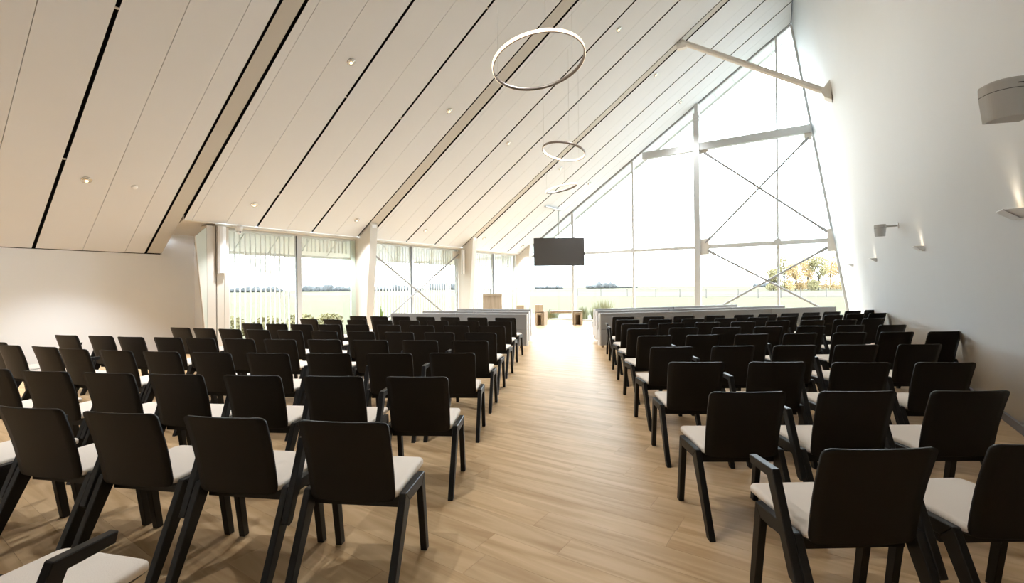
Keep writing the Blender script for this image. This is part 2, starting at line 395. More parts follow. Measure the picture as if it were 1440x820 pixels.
# ------------------------------------------------------------------ chairs
def backrest_bm():
    bm = bmesh.new(); nz, nx, th = 12, 10, .013; z0, z1 = .412, .82; F = []; Bk = []
    def wid(z):
        w = .212 + .008*(z-z0)/(z1-z0); r = .028
        for zz in (z1-z, z-z0):
            if zz < r: w -= r - math.sqrt(max(0, r*r-(r-zz)**2))
        return w
    zs = [z0, z0+.006, z0+.018, z0+.03] + [z0+.03+(z1-z0-.06)*k/6 for k in range(1, 6)] + [z1-.03, z1-.018, z1-.006, z1]
    for z in zs:
        t = (z-z0)/(z1-z0); w_ = wid(z); fr_, bk_ = [], []
        for i in range(nx+1):
            s = -1 + 2*i/nx; x = w_*s; y = .105*(1-t) + .012*math.sin(PI*t) - .022*(1-(x/.22)**2)
            fr_.append(bm.verts.new((x, y+th, z))); bk_.append(bm.verts.new((x, y, z)))
        F.append(fr_); Bk.append(bk_)
    n = len(zs)
    for G in (F, Bk):
        for a in range(n-1):
            for i in range(nx): bm.faces.new((G[a][i], G[a][i+1], G[a+1][i+1], G[a+1][i]))
    for a in range(n-1):
        for i in (0, nx): bm.faces.new((F[a][i], Bk[a][i], Bk[a+1][i], F[a+1][i]))
    for i in range(nx):
        for a in (0, n-1): bm.faces.new((F[a][i], F[a][i+1], Bk[a][i+1], Bk[a][i]))
    return bm
def plan(y0, y1, w0, w1, r, n=5):           # rounded trapezoid outline of the seat
    cs = [(-w0+r, y0+r, PI, 1.5*PI), (w0-r, y0+r, 1.5*PI, 2*PI), (w1-r, y1-r, 0, .5*PI), (-w1+r, y1-r, .5*PI, PI)]
    return [(cx+r*math.cos(a+(b-a)*k/n), cy+r*math.sin(a+(b-a)*k/n)) for cx, cy, a, b in cs for k in range(n+1)]
def loft(levels):                            # (z, outline) from bottom to top
    bm = bmesh.new(); R = [[bm.verts.new((x, y, z)) for x, y in o] for z, o in levels]; n = len(R[0])
    for A, B in zip(R, R[1:]):
        for i in range(n): bm.faces.new((A[i], A[(i+1) % n], B[(i+1) % n], B[i]))
    bm.faces.new(R[0][::-1]); bm.faces.new(R[-1]); return bm
def make_chair(arms):
    t = empty('armchair' if arms else 'side_chair')
    o = done('backrest', backrest_bm(), 'backply', t, True)
    lv = [(.428, plan(.105,.560,.218,.205,.03)), (.432, plan(.098,.568,.224,.211,.036)), (.452, plan(.098,.568,.224,.211,.036)), (.460, plan(.103,.562,.219,.206,.034)), (.464, plan(.118,.548,.204,.192,.03))]
    done('seat', loft(lv), 'cushion', t, True)
    done('seat_shell', loft([(.412, plan(.11,.545,.20,.19,.03)), (.428, plan(.10,.565,.222,.209,.036))]), 'shell', t)
    for y, z in ((.19, .385), (.36, .385)): bbox('cross_rail', 'blackwood', t, -.228, .228, y-.02, y+.02, z-.03, z+.026)
    for s in (-1, 1):
        a, b = sorted((s*.227, s*.262))
        bprism('side_rail', 'blackwood', t, [(.120,.446),(.405,.446),(.362,.388),(.176,.388)], 'x', a, b, .003)
        bprism('leg', 'blackwood', t, [(.120,.446),(.176,.388),(-.035,0),(-.083,0)], 'x', a, b, .003)
        bprism('leg', 'blackwood', t, [(.405,.446),(.362,.388),(.426,0),(.469,0)], 'x', a, b, .003)
        if arms:
            a, b = sorted((s*.2635, s*.299))
            bprism('armrest', 'blackwood', t, [(.385,.668),(.205,.668),(.052,.292),(.070,.278),(.098,.290),(.238,.632),(.375,.632)], 'x', a, b, .003)
    return t
def kids(o): return [c for c in bpy.data.objects if c.parent == o]
ORD = ['', 'first', 'second', 'third', 'fourth', 'fifth', 'sixth', 'seventh', 'eighth', 'ninth', 'tenth', 'eleventh']
proto = {}
def place_chair(blk, row, col, x, y, yaw, arms):
    if arms not in proto:
        t = make_chair(arms); proto[arms] = (t, kids(t))
    else:
        src, ch = proto[arms]; t = src.copy(); C.objects.link(t)
        for c in ch:
            d = c.copy(); C.objects.link(d); d.parent = t
    t.location = (x, y, 0); t.rotation_euler = (0, 0, math.radians(yaw))
    side = 'left' if blk == 'L' else 'right'; kind = 'armchair' if arms else 'armless chair'
    if row == 0: lab = 'black armchair in the bottom left corner, only cream seat and one armrest in view'
    else:
        rw = 'nearest row' if row == 1 else ORD[row] + ' row from camera'
        cl = 'at the aisle' if col == 1 else ORD[col] + ' from the aisle'
        lab = 'black %s with cream seat, %s block, %s, %s' % (kind, side, rw, cl)
    tag(t, lab, 'chair', 'chairs in the %s block' % side)
CHAIRS = [
('L',1,1,-1.868,1.353,26.8,0),('L',1,2,-2.427,1.092,25.5,1),('L',1,3,-2.975,0.845,24.2,0),('L',1,4,-3.527,0.622,23.0,1),('L',1,5,-4.099,0.372,21.7,0),
('L',2,1,-2.370,2.319,30.4,0),('L',2,2,-2.902,2.026,29.2,1),('L',2,3,-3.439,1.739,28.0,0),('L',2,4,-3.979,1.464,26.8,1),('L',2,5,-4.498,1.212,25.7,0),
('L',2,6,-5.043,0.978,24.6,1),('L',2,7,-5.629,0.763,23.5,0),('L',3,1,-2.950,3.348,31.0,0),('L',3,2,-3.452,3.024,31.0,1),('L',3,3,-3.973,2.727,29.9,0),
('L',3,4,-4.508,2.430,27.3,1),('L',3,5,-5.055,2.166,24.7,0),('L',3,6,-5.603,1.936,22.3,1),('L',3,7,-6.148,1.726,20.0,0),('L',3,8,-6.735,1.530,17.7,0),
('L',3,9,-7.300,1.419,15.5,1),('L',3,10,-7.93,1.24,15.0,0),('L',3,11,-8.549,1.230,15.0,0),('L',4,1,-3.453,4.225,28.0,0),('L',4,2,-4.002,3.968,27.1,1),
('L',4,3,-4.550,3.692,26.1,0),('L',4,4,-5.110,3.451,25.1,0),('L',4,5,-5.645,3.197,24.2,0),('L',4,6,-6.171,2.964,23.3,0),('L',4,7,-6.724,2.752,22.4,0),
('L',4,8,-7.225,2.575,21.6,0),('L',4,9,-7.765,2.345,20.8,0),('L',4,10,-8.345,2.185,20.0,1),('L',4,11,-8.937,1.962,18.9,1),('L',5,1,-3.923,5.029,24.6,0),
('L',5,2,-4.478,4.813,23.6,0),('L',5,3,-5.020,4.576,22.5,0),('L',5,4,-5.598,4.375,21.4,1),('L',5,5,-6.162,4.163,20.4,0),('L',5,6,-6.743,3.975,19.3,0),
('L',5,7,-7.312,3.794,18.3,0),('L',5,8,-7.868,3.646,17.4,0),('L',5,9,-8.387,3.493,16.5,0),('L',5,10,-8.938,3.369,15.6,0),('L',6,1,-4.459,6.013,22.7,0),
('L',6,2,-5.021,5.800,22.4,1),('L',6,3,-5.593,5.594,22.0,0),('L',6,4,-6.160,5.384,21.7,0),('L',6,5,-6.704,5.172,21.3,0),('L',6,6,-7.224,4.983,21.0,0),
('L',6,7,-7.731,4.780,20.7,0),('L',6,8,-8.265,4.628,20.4,0),('L',6,9,-8.783,4.461,20.0,0),('L',7,1,-4.997,6.985,23.8,0),('L',7,2,-5.552,6.744,22.5,1),
('L',7,3,-6.135,6.549,21.1,0),('L',7,4,-6.686,6.352,19.9,0),('L',7,5,-7.252,6.181,18.7,0),('L',7,6,-7.799,6.007,17.5,0),('L',7,7,-8.359,5.844,16.3,0),
('L',7,8,-8.982,5.720,15.1,1),('L',8,1,-5.461,7.835,18.7,0),('L',8,2,-6.042,7.651,18.4,1),('L',8,3,-6.638,7.480,18.0,0),('L',8,4,-7.188,7.309,17.7,0),
('L',8,5,-7.788,7.168,17.4,0),('L',8,6,-8.323,7.008,17.1,0),('L',8,7,-8.855,6.856,16.7,0),('R',1,1,0.161,2.211,35.1,1),('R',1,2,0.690,2.607,35.0,0),
('R',2,1,-0.384,2.986,33.0,0),('R',2,2,0.140,3.329,33.0,1),('R',2,3,0.672,3.672,33.0,0),('R',3,1,-0.879,3.938,30.1,0),('R',3,2,-0.337,4.267,30.0,1),
('R',3,3,0.214,4.561,29.8,0),('R',3,4,0.753,4.883,29.7,1),('R',4,1,-1.302,4.798,35.8,0),('R',4,2,-0.795,5.177,35.2,1),('R',4,3,-0.278,5.521,34.7,0),
('R',4,4,0.240,5.877,34.1,1),('R',4,5,0.770,6.240,33.6,0),('R',5,1,-1.771,5.770,39.2,0),('R',5,2,-1.289,6.161,38.5,1),('R',5,3,-0.791,6.545,37.9,0),
('R',5,4,-0.289,6.929,37.2,1),('R',5,5,0.230,7.329,36.5,0),('R',5,6,0.727,7.693,35.9,1),('R',5,7,1.237,8.049,35.2,0),('R',6,1,-2.230,6.674,36.8,0),
('R',6,2,-1.743,7.060,37.1,1),('R',6,3,-1.229,7.426,37.3,0),('R',6,4,-0.726,7.814,37.6,1),('R',6,5,-0.211,8.213,37.9,0),('R',6,6,0.284,8.633,38.1,1),
('R',6,7,0.797,8.996,38.4,0),('R',7,1,-2.626,7.473,37.7,0),('R',7,2,-2.144,7.885,38.1,1),('R',7,3,-1.671,8.334,38.6,0),('R',7,4,-1.187,8.747,39.0,1),
('R',7,5,-0.712,9.205,39.5,0),('R',7,6,-0.218,9.638,40.0,1),('R',7,7,0.251,10.043,40.4,0),('R',7,8,0.677,10.583,40.9,1),('R',8,1,-3.056,8.322,34.8,1),
('R',8,2,-2.569,8.705,36.4,0),('R',8,3,-2.084,9.113,38.0,1),('R',8,4,-1.593,9.520,39.7,0),('R',8,5,-1.107,10.022,41.4,1),('R',8,6,-0.659,10.503,43.0,0),
('R',8,7,-0.276,10.944,44.4,0),('R',8,8,0.093,11.456,45.0,0),('R',8,9,0.475,12.066,45.0,1),('R',8,10,0.869,12.555,45.0,0),('R',9,1,-3.444,9.126,34.4,1),
('R',9,2,-2.934,9.483,36.2,0),('R',9,3,-2.438,9.889,38.0,1),('R',9,4,-1.934,10.308,39.8,0),('R',9,5,-1.453,10.788,41.6,1),('R',9,6,-1.060,11.251,43.2,0),
('R',9,7,-0.685,11.771,44.7,1),('R',9,8,-0.307,12.268,45.0,0),('R',9,9,0.072,12.812,45.0,1),('R',9,10,0.476,13.445,45.0,0),('R',9,11,0.873,14.065,45.0,1),
('L',0,1,-2.023,0.071,21.0,1),
]

for c in CHAIRS: place_chair(*c)

# ------------------------------------------------------------------ pews in front of the chairs
def pew(pts, flip, label):
    # pts: top edge of the back, seen from behind, from the aisle end outwards
    P = [Vector(p) for p in pts]; o0 = P[0]; t = empty('pew', (o0.x, o0.y, 0))
    for k, (a, b) in enumerate(zip(P, P[1:])):
        a, b = a-o0, b-o0; d = (b-a).normalized(); L_ = (b-a).length
        n = Vector((-d.y, d.x, 0))
        if n.y < 0: n = -n
        T = Matrix(((d.x, n.x, 0, a.x), (d.y, n.y, 0, a.y), (0, 0, 1, 0), (0, 0, 0, 1)))
        g = .004
        bbox('back_panel', 'pew', t, g, L_-g, 0, .07, .46, .822, bev=.006, T=T)
        bbox('lower_panel', 'pew', t, g, L_-g, .002, .07, .10, .455, bev=.006, T=T)
        bbox('top_edge', 'pewedge', t, g, L_-g, .02, .05, .822, .83, T=T)
        bbox('seat', 'pew', t, .16 if k == 0 else g, L_-g, .072, .46, .30, .45, bev=.01, T=T)
        if k == 0: bbox('end_panel', 'pewedge', t, -.022, g, -.002, .12, .10, .452, T=T); bbox('end_edge', 'pewedge', t, -.022, g, -.002, .075, .452, .83, T=T)
        for x in (.24, L_-.12):
            for y in (.05, .40): bbox('foot', 'oakfoot', t, x-.025, x+.025, y-.025, y+.025, 0, .10, T=T)
    tag(t, label, 'pew', 'light grey pews facing the front')
def arc(p, q, n, sag):                       # n straight segments from p to q with a gentle bow
    p, q = Vector(p), Vector(q); d = (q-p); nn = Vector((-d.y, d.x, 0)).normalized()
    if nn.y < 0: nn = -nn
    return [p + d*(k/n) - nn*sag*4*(k/n)*(1-k/n) for k in range(n+1)]
pew(arc(fr(.31,10.62), fr(-3.02,11.65), 2, .0), 0, 'light grey upholstered pew left of the aisle, nearest the chairs')
pew(arc(fr(.40,11.75), fr(-2.42,12.65), 2, .0), 0, 'light grey upholstered pew left of the aisle, middle of three')
pew(arc(fr(.505,12.95), fr(-1.62,13.65), 2, .0), 0, 'light grey upholstered pew left of the aisle, frontmost and shortest')
pew(arc(fr(2.00,10.62), fr(8.95,12.95), 3, .12), 0, 'long light grey pew right of the aisle, nearest the chairs')
pew(arc(fr(2.14,11.75), fr(8.0,13.75), 3, .1), 0, 'long light grey pew right of the aisle, middle of three')
pew(arc(fr(2.26,12.75), fr(7.15,14.9), 2, .08), 0, 'light grey pew right of the aisle, frontmost of three')

# ------------------------------------------------------------------ things at the front
t = empty('lectern', fr(-.60, 14.9), PSI - .1)
bbox('body', 'palewood', t, -.30, .30, -.2, .2, 0, 1.17, bev=.004); bprism('reading_top', 'palewood', t, [(-.22,1.17),(.22,1.17),(.22,1.20),(-.22,1.24)], 'x', -.305, .305)
bbox('shelf', 'palewood', t, -.28, .28, .201, .24, .8, .83)
m_ = blathe('microphone', 'black', t, [(.006,1.2),(.006,1.34),(.012,1.345),(.012,1.385),(.004,1.39)], 8, Matrix.Translation((-.08, 0, 0)))
tag(t, 'pale wooden lectern with thin microphone, in front of the far left windows', 'lectern')
t = tag(bbox('display_plinth', 'palewood', None, -.15, .15, -.15, .15, 0, .76, bev=.004), 'pale wooden plinth block standing beside the left nest of stools', 'plinth'); t.location = fr(1.04, 18.3); t.rotation_euler.z = PSI
t = tag(bbox('low_plinth', 'palewood', None, -.13, .13, -.13, .13, 0, .83, bev=.004), 'small pale wooden block between lectern and last column', 'plinth'); t.location = fr(.27, 15.9); t.rotation_euler.z = PSI
def stools(loc, rz, side):
    for k, (w_, h_, nm) in enumerate(((.36, .53, 'outermost and tallest'), (.285, .475, 'middle one'), (.21, .42, 'innermost and smallest'))):
        t = empty('nesting_stool', loc, rz); th = .03; d0, d1 = -.18 - .03*k, .18 - .03*k
        mt = 'stoolwood' if k % 2 == 0 else 'palewood'
        bbox('top', mt, t, -w_/2, w_/2, d0, d1, h_-th, h_, bev=.003)
        for s in (-1, 1): bbox('side_panel', mt, t, *sorted((s*w_/2, s*(w_/2-th))), d0, d1, 0, h_-th)
        bbox('back_panel', 'stoolwood', t, -w_/2+th, w_/2-th, d1-.012, d1, 0, h_-th)
        tag(t, 'wooden nesting stool, %s of the nest %s the bench' % (nm, side), 'stool', 'nesting stools by the bench')
stools(fr(1.10, 17.75), PSI-.42, 'left of'); stools(fr(2.46, 17.75), PSI-.03, 'right of')
t = empty('glass_leg_bench', fr(1.93, 18.75), PSI-.05)
bbox('top', 'stoolwood', t, -.43, .43, -.2, .2, .40, .48, bev=.004); bbox('glass_leg', 'glass', t, -.006, .006, -.18, .18, 0, .40); bbox('glass_leg', 'glass', t, -.38, .38, -.006, .006, 0, .40)
tag(t, 'low bench with brown wooden top on clear glass supports, between two nests of stools', 'bench')

# hanging screen
S_ = Vector((-9.10, 16.95, 0)); t = empty('hanging_television', (S_.x, S_.y, 2.87), PSI - .03)
bbox('housing', 'black', t, -1.03, 1.03, -.03, .05, -.57, .57, bev=.008); bbox('screen', 'screen', t, -1.01, 1.01, -.036, -.031, -.545, .55)
bbox('mount_plate', 'steel', t, -.25, .25, .05, .09, -.25, .25)
blathe('hanging_pole', 'steel', t, [(.022, .1), (.022, ceil_z(S_.x)-2.87-.03)], 10, Matrix.Translation((0, .11, 0)))
bbox('ceiling_rail', 'steel', t, -.05, .05, -1.1, .15, ceil_z(S_.x)-2.87-.10, ceil_z(S_.x)-2.87-.055, T=Matrix.Rotation(-PSI+.03, 4, 'Z'))
tag(t, 'large dark flat television hanging on a pole before the end glazing', 'television')

# ring lamps
def ring_lamp(r, D, z, tx, ty, R, outer, label, wires):
    c = fr(r, D, z); t = empty('ring_lamp', c); n = 72
    T = Matrix.Rotation(PSI, 4, 'Z') @ Matrix.Rotation(ty, 4, 'Y') @ Matrix.Rotation(tx, 4, 'X')
    hh, tk = .028, .016
    def tor(ra, rb, za, zb):
        bm = bmesh.new(); V = []
        for i in range(n):
            a = 2*PI*i/n; V.append([bm.verts.new(T @ Vector((q*math.cos(a), q*math.sin(a), zz))) for q, zz in ((ra,za),(rb,za),(rb,zb),(ra,zb))])
        for i in range(n):
            for k in range(4): bm.faces.new((V[i][k], V[i][(k+1) % 4], V[(i+1) % n][(k+1) % 4], V[(i+1) % n][k]))
        return bm
    done('ring_body', tor(R-tk/2, R+tk/2, -hh, hh), 'bronze', t, True)
    if outer: done('led_strip', tor(R+tk/2, R+tk/2+.008, -hh*.8, hh), 'led', t)
    else: done('led_strip', tor(R-tk/2-.008, R-tk/2, -hh*.8, hh), 'led', t)
    for i in range(3):
        a = 2*PI*(i/3+.1); p = T @ Vector((R*math.cos(a), R*math.sin(a), hh)); top = ceil_z(c.x+p.x) - z
        bbar('suspension_wire', 'frame', t, p, (p.x, p.y, top-.005), .004)
    tag(t, label, 'ring lamp', 'glowing ring lamps under the roof')
ring_lamp(.46, 7.5, H+3.593, -.144, -.141, .735, True, 'largest hanging ring lamp, glowing on its outside, nearest the camera', 3)
ring_lamp(1.353, 12, H+3.465, -.112, .18, .548, False, 'middle hanging ring lamp, glowing on its inside', 3)
ring_lamp(1.66, 15.5, H+3.26, .0, -.22, .52, True, 'small tilted ring lamp seen nearly edge-on, farthest from the camera', 3)

# recessed downlights and small ceiling fittings
NS = Vector((-SL, 0, 1)).normalized(); RT = Vector((0, 0, 1)).rotation_difference(NS).to_matrix().to_4x4()
def downlight(x, y, label, on=True):
    z = ceil_z(x); t = empty('downlight', (x, y, z)); T = RT @ Matrix.Translation((0, 0, -.012))
    bm = bmesh.new(); n = 20; prof = [(.052, .014), (.078, .010), (.078, .0), (.056, -.004), (.044, .008)]
    lathe(bm, prof, n, T); done('trim_ring', bm, 'chrome', t, True)
    blathe('reflector', 'chrome', t, [(.05, -.002), (.05, -.006), (.03, -.010)], n, T)
    blathe('bulb', 'bulb', t, [(.026, -.010), (.026, -.014), (.012, -.018)], 14, T @ Matrix.Translation((-.012, 0, -.001)))
    ld = bpy.data.lights.new('downlight_beam', 'SPOT'); ld.energy = DOWNLIGHT_W; ld.color = (.96, .98, 1); ld.spot_size = 1.55; ld.spot_blend = .6; ld.shadow_soft_size = .06
    lo = bpy.data.objects.new('lamp_beam', ld); C.objects.link(lo); lo.parent = t; lo.location = (0, 0, -.10)
    tag(t, label, 'downlight', 'round downlights in the sloping ceiling')
dl = [(-10.93, 2.70, 'round downlight low in the ceiling, nearest left of the first beam'),
 (-7.47, 5.69, 'round downlight high in the ceiling, upper left, nearest the camera'),
 (-10.96, 5.66, 'round downlight above the first pane of the left windows'),
 (-7.53, 8.54, 'round downlight left of the largest ring lamp'),
 (-10.99, 8.52, 'round downlight just left of the second beam, low down'),
 (-7.65, 11.23, 'round downlight below and left of the largest ring lamp'),
 (-11.03, 11.27, 'round downlight above the crossed braces of the left window'),
 (-4.30, 11.25, 'round downlight high up, right of the largest ring lamp'),
 (-7.72, 14.54, 'tiny downlight just under the middle ring lamp'),
 (-7.80, 17.10, 'tiny downlight right of the smallest ring lamp'),
 (-11.17, 17.43, 'tiny downlight beside the top left corner of the television'),
 (-11.03, 14.45, 'tiny downlight low in the ceiling, above the third column'),
 (-4.30, 14.3, 'tiny downlight high in the ceiling left of the tie tube'),
 (-4.25, 17.0, 'tiny downlight near the top end of the roof, by the glazed end')]
for d in dl: downlight(*d)
for x, y in ((-4.3, 8.5), (-4.3, 5.7), (-7.5, 2.7), (-4.3, 2.7), (-7.5, -.3), (-10.9, -.3), (-4.3, -.3)):  # unseen downlights continuing the rows, added to light the near end
    downlight(x, y, 'round downlight of the same kind, outside the picture')
t = tag(blathe('smoke_detector', 'white', None, [(.05, .0), (.05, -.015), (.03, -.028), (.012, -.03)], 16, RT), 'small white round detector on the ceiling near the first beam', 'detector'); t.location = (-10.94, 3.40, ceil_z(-10.94))
t = empty('dome_camera', (-11.63, 5.64, EZ-.065))
blathe('base', 'white', t, [(.075, .06), (.08, 0), (.075, -.06), (.06, -.065)], 16); blathe('dome', 'white', t, [(.06, -.065), (.055, -.11), (.03, -.14), (.008, -.147)], 16)
bbox('lens', 'black', t, .045, .062, -.02, .02, -.115, -.08)
tag(t, 'small white dome camera under the eave above the first left window', 'camera')

# column loudspeakers
def column_speaker(x, y, z0, z1, w_, label):
    t = empty('column_speaker', (x, y, z0)); h_ = z1-z0
    bm = bmesh.new(); pts = [(-.05, -w_/2), (.01, -w_/2), (.04, -w_*.3), (.05, 0), (.04, w_*.3), (.01, w_/2), (-.05, w_/2)]
    prism(bm, pts, 'z', 0, h_); done('cabinet', bm, 'white', t)
    bbox('end_cap', 'speaker', t, -.052, .03, -w_/2-.002, w_/2+.002, -.012, 0); bbox('end_cap', 'speaker', t, -.052, .03, -w_/2-.002, w_/2+.002, h_, h_+.012)
    bbox('grille_seam', 'groove', t, .0, .012, -w_/2-.003, -w_/2+.001, .01, h_-.01)
    tag(t, label, 'loudspeaker', 'slim column loudspeakers by the left windows')
column_speaker(-11.55, 5.215, 1.83, 2.90, .18, 'slim white column loudspeaker left of the first left window')
column_speaker(-11.42, 13.66, 1.95, 2.86, .13, 'slim grey column loudspeaker on the third column, near the lectern')
# wall loudspeakers
def wall_speaker(x, y, z, s, rz, label, wk=1):
    t = empty('wall_speaker', (x, y, z), rz)
    def ol(k): return [(.13*wk*k*math.cos(a)*s, (.02 + .12*k*math.sin(a))*s) for a in [PI*(1+i/20) for i in range(21)]] + [(.13*wk*k*s, .09*s), (-.13*wk*k*s, .09*s)]
    done('cabinet', loft([(-.125*s, ol(.80)), (.055*s, ol(.985))]), 'speaker', t)
    done('joint', loft([(.055*s, ol(.97)), (.06*s, ol(.97))]), 'groove', t)
    done('top_cap', loft([(.06*s, ol(.985)), (.115*s, ol(1.0)), (.13*s, ol(.95))]), 'speaker', t)
    bbox('badge', 'groove', t, -.018*s, .018*s, -.1025*s, -.095*s, .083*s, .089*s)
    lx = Matrix.Rotation(-rz, 4, 'Z') @ Vector((wall_x(y, z)-x-.005, 0, 0))
    bbar('bracket', 'speaker', t, (0, .06*s, .09*s), (lx.x, lx.y, .09*s), .03, .03)
    bbox('wall_plate', 'white', t, -.02, .0, -.04, .04, .03*s, .15*s, T=Matrix.Translation(lx) @ Matrix.Rotation(-rz, 4, 'Z') @ Matrix.Translation((-.002,0,0)))
    tag(t, label, 'loudspeaker', 'loudspeakers on the right wall')
wall_speaker(.955, 4.20, 2.575, .92, PSI-.25, 'light grey wall loudspeaker cut by the right edge, with a dark joint line')
wall_speaker(.767, 10.38, 2.36, .80, PSI-.1, 'small grey loudspeaker on a bracket, far along the right wall', .72)
# wall lamps
def wall_lamp(y, label):
    z = 1.95; x = wall_x(y, z); t = empty('wall_lamp', (x, y, z), math.atan2(base_x(y+.1)-base_x(y-.1), -.2) - PI/2 + PI)
    rz_ = math.atan((base_x(y-.1)-base_x(y+.1))/.2); t.rotation_euler = (0, 0, rz_)
    bprism('shade', 'white', t, [(-.006, -.035), (-.03, -.04), (-.125, .03), (-.120, .036), (-.026, -.032), (-.006, -.028)], 'y', -.09, .09)
    for s in (-1, 1): bprism('end_cheek', 'white', t, [(-.004, -.03), (-.03, -.038), (-.118, .03), (-.012, .036)], 'y', *sorted((s*.09, s*.086)))
    bbox('wall_plate', 'white', t, -.012, -.001, -.085, .085, -.04, .03)
    bbox('bulb', 'bulb', t, -.05, -.03, -.05, .05, -.018, .0)
    ld = bpy.data.lights.new('wall_glow', 'SPOT'); ld.energy = .45; ld.color = (1, .84, .62); ld.spot_size = 1.7; ld.spot_blend = .9; ld.shadow_soft_size = .02
    lo = bpy.data.objects.new('lamp_beam', ld); C.objects.link(lo); lo.parent = t; lo.location = (-.055, 0, .012); lo.rotation_euler = (PI, -.25, 0)
    tag(t, label, 'wall lamp', 'small white wedge uplights on the right wall')
for y, lab in ((5.08, 'white wedge wall lamp at the right edge, nearest the camera'), (9.15, 'white wedge wall lamp right of the small grey loudspeaker'),
               (12.7, 'white wedge wall lamp below left of the small grey loudspeaker'), (15.7, 'tiny white wall lamp nearest the glazed end')): wall_lamp(y, lab)

# ------------------------------------------------------------------ outside
GZ = -.12
struct(bbox('field', 'field', None, -1500, 1500, -600, 2600, GZ-.2, GZ))
struct(bbox('path', 'terrace', None, -16, 6, YE+.12, YE+5.2, GZ-.1, GZ+.01)); struct(bbox('path', 'terrace', None, -13.6, -11.95, 5.1, YE, GZ-.1, GZ+.012))  # pale gravel; the end strip is widened to bounce light onto the soffit
for y0, y1, x0, x1 in ((70, 135, -160, 6), (200, 290, -330, -40)): struct(bbox('soil_strip', 'soil', None, x0, x1, y0, y1, GZ-.05, GZ+.02))
# roof overhangs
ov = struct(empty('trim_%d' % n_trim)); n_trim += 1
y = 5.1
while y < 19.3:
    y2 = min(y+.9, 19.4); bprism('soffit_board', 'overhang', ov, [(-11.97, EZ+.0), (-12.68, 2.43), (-12.68, 2.5), (-11.97, EZ+.07)], 'y', y+.012, y2-.012); y = y2
bbox('fascia', 'fin', ov, -12.74, -12.69, 5.0, 19.5, 2.36, 2.6); bprism('backing', 'groove', ov, [(-11.97, EZ+.075), (-12.68, 2.505), (-12.68, 2.58), (-11.97, EZ+.15)], 'y', 5.1, 19.4)
ov2 = struct(empty('trim_%d' % n_trim)); n_trim += 1
x = -11.5
while x < -1.0:
    x2 = min(x+.62, -.95); bprism('soffit_board', 'overhang', ov2, [(x+.006, ceil_z(x+.006)+.03), (x2-.006, ceil_z(x2-.006)+.03), (x2-.006, ceil_z(x2-.006)+.08), (x+.006, ceil_z(x+.006)+.08)], 'y', YE+.14, YE+.92); x = x2
bprism('fascia', 'fin', ov2, slope_pts(-11.6, -.6, -.05, .12), 'y', YE+.93, YE+.98); bprism('backing', 'groove', ov2, slope_pts(-11.6, -.9, .085, .12), 'y', YE+.12, YE+.925)
# fins before the left windows
def fins(name, y0, y1, z0, z1, lab):
    t = empty(name, (-12.06, y0, GZ)); k = 0; me = None; y = 0
    while y < y1-y0:
        if me is None:
            bm = bmesh.new(); box(bm, -.02, .02, -.01, .01, 0, z1-z0); o = done('fin', bm, 'fin', t); me = o.data
        else: o = link('fin', me, None, t)
        o.location = (0, y, z0-GZ); y += .127
    bbox('rail', 'fin', t, -.03, .03, -.02, y1-y0, z1-GZ-.03, z1-GZ)
    tag(t, lab, 'fin screen', 'rows of upright fins outside the left windows')
fins('fin_screen', 5.48, 7.20, GZ, 2.88, 'upright white fins outside the first pane of the left windows')
fins('hanging_fins', 7.42, 8.95, 2.5, 2.88, 'short hanging fins under the eave outside the second left pane')
fins('fin_screen', 9.45, 13.75, GZ, 2.88, 'upright white fins outside the window with crossed braces')
fins('fin_screen', 14.1, 17.8, GZ, 2.88, 'upright white fins outside the window behind the lectern')
# foliage
def leaves(bm, c, rad, n, s, shell=.5):
    for _ in range(n):
        while True:
            p = Vector((random.uniform(-1,1), random.uniform(-1,1), random.uniform(-1,1)))
            if shell*random.random() < p.length <= 1: break
        p = Vector((c[0]+p.x*rad[0], c[1]+p.y*rad[1], c[2]+p.z*rad[2]))
        u = Vector((random.gauss(0,1), random.gauss(0,1), random.gauss(0,1))).normalized(); v = u.orthogonal().normalized()
        k = s*random.uniform(.6, 1.3)
        bm.faces.new([bm.verts.new(p+q) for q in (u*k, v*k*.7, -u*k, -v*k*.7)])
def tree(x, y, h, r, m, lab, n=2200, lf=.2):
    t = empty('autumn_tree', (x, y, GZ)); bm = bmesh.new()
    bar(bm, (0,0,0), (0,0,h*.55), .35, n=8)
    tips = []
    for k in range(9):
        a = 2*PI*k/9 + random.random(); z0 = h*random.uniform(.12,.45); q = Vector((math.cos(a)*r*random.uniform(.3,.7), math.sin(a)*r*random.uniform(.3,.7), h*random.uniform(.45,.9)))
        bar(bm, (0,0,z0), q, .12, n=6); tips.append(q)
    done('trunk', bm, 'bark', t); bm = bmesh.new()
    for q in tips + [Vector((0,0,h*.85))]: leaves(bm, q, (r*.45, r*.45, h*.17), n//14, lf)
    for k in range(4):
        a = random.random()*6.3; leaves(bm, (math.cos(a)*r*.6, math.sin(a)*r*.6, h*.17), (r*.55, r*.55, h*.17), n//14, lf)
    o = done('crown', bm, m, t); o['kind'] = 'stuff'
    tag(t, lab, 'tree', 'autumn trees beyond the field')
D0 = 133
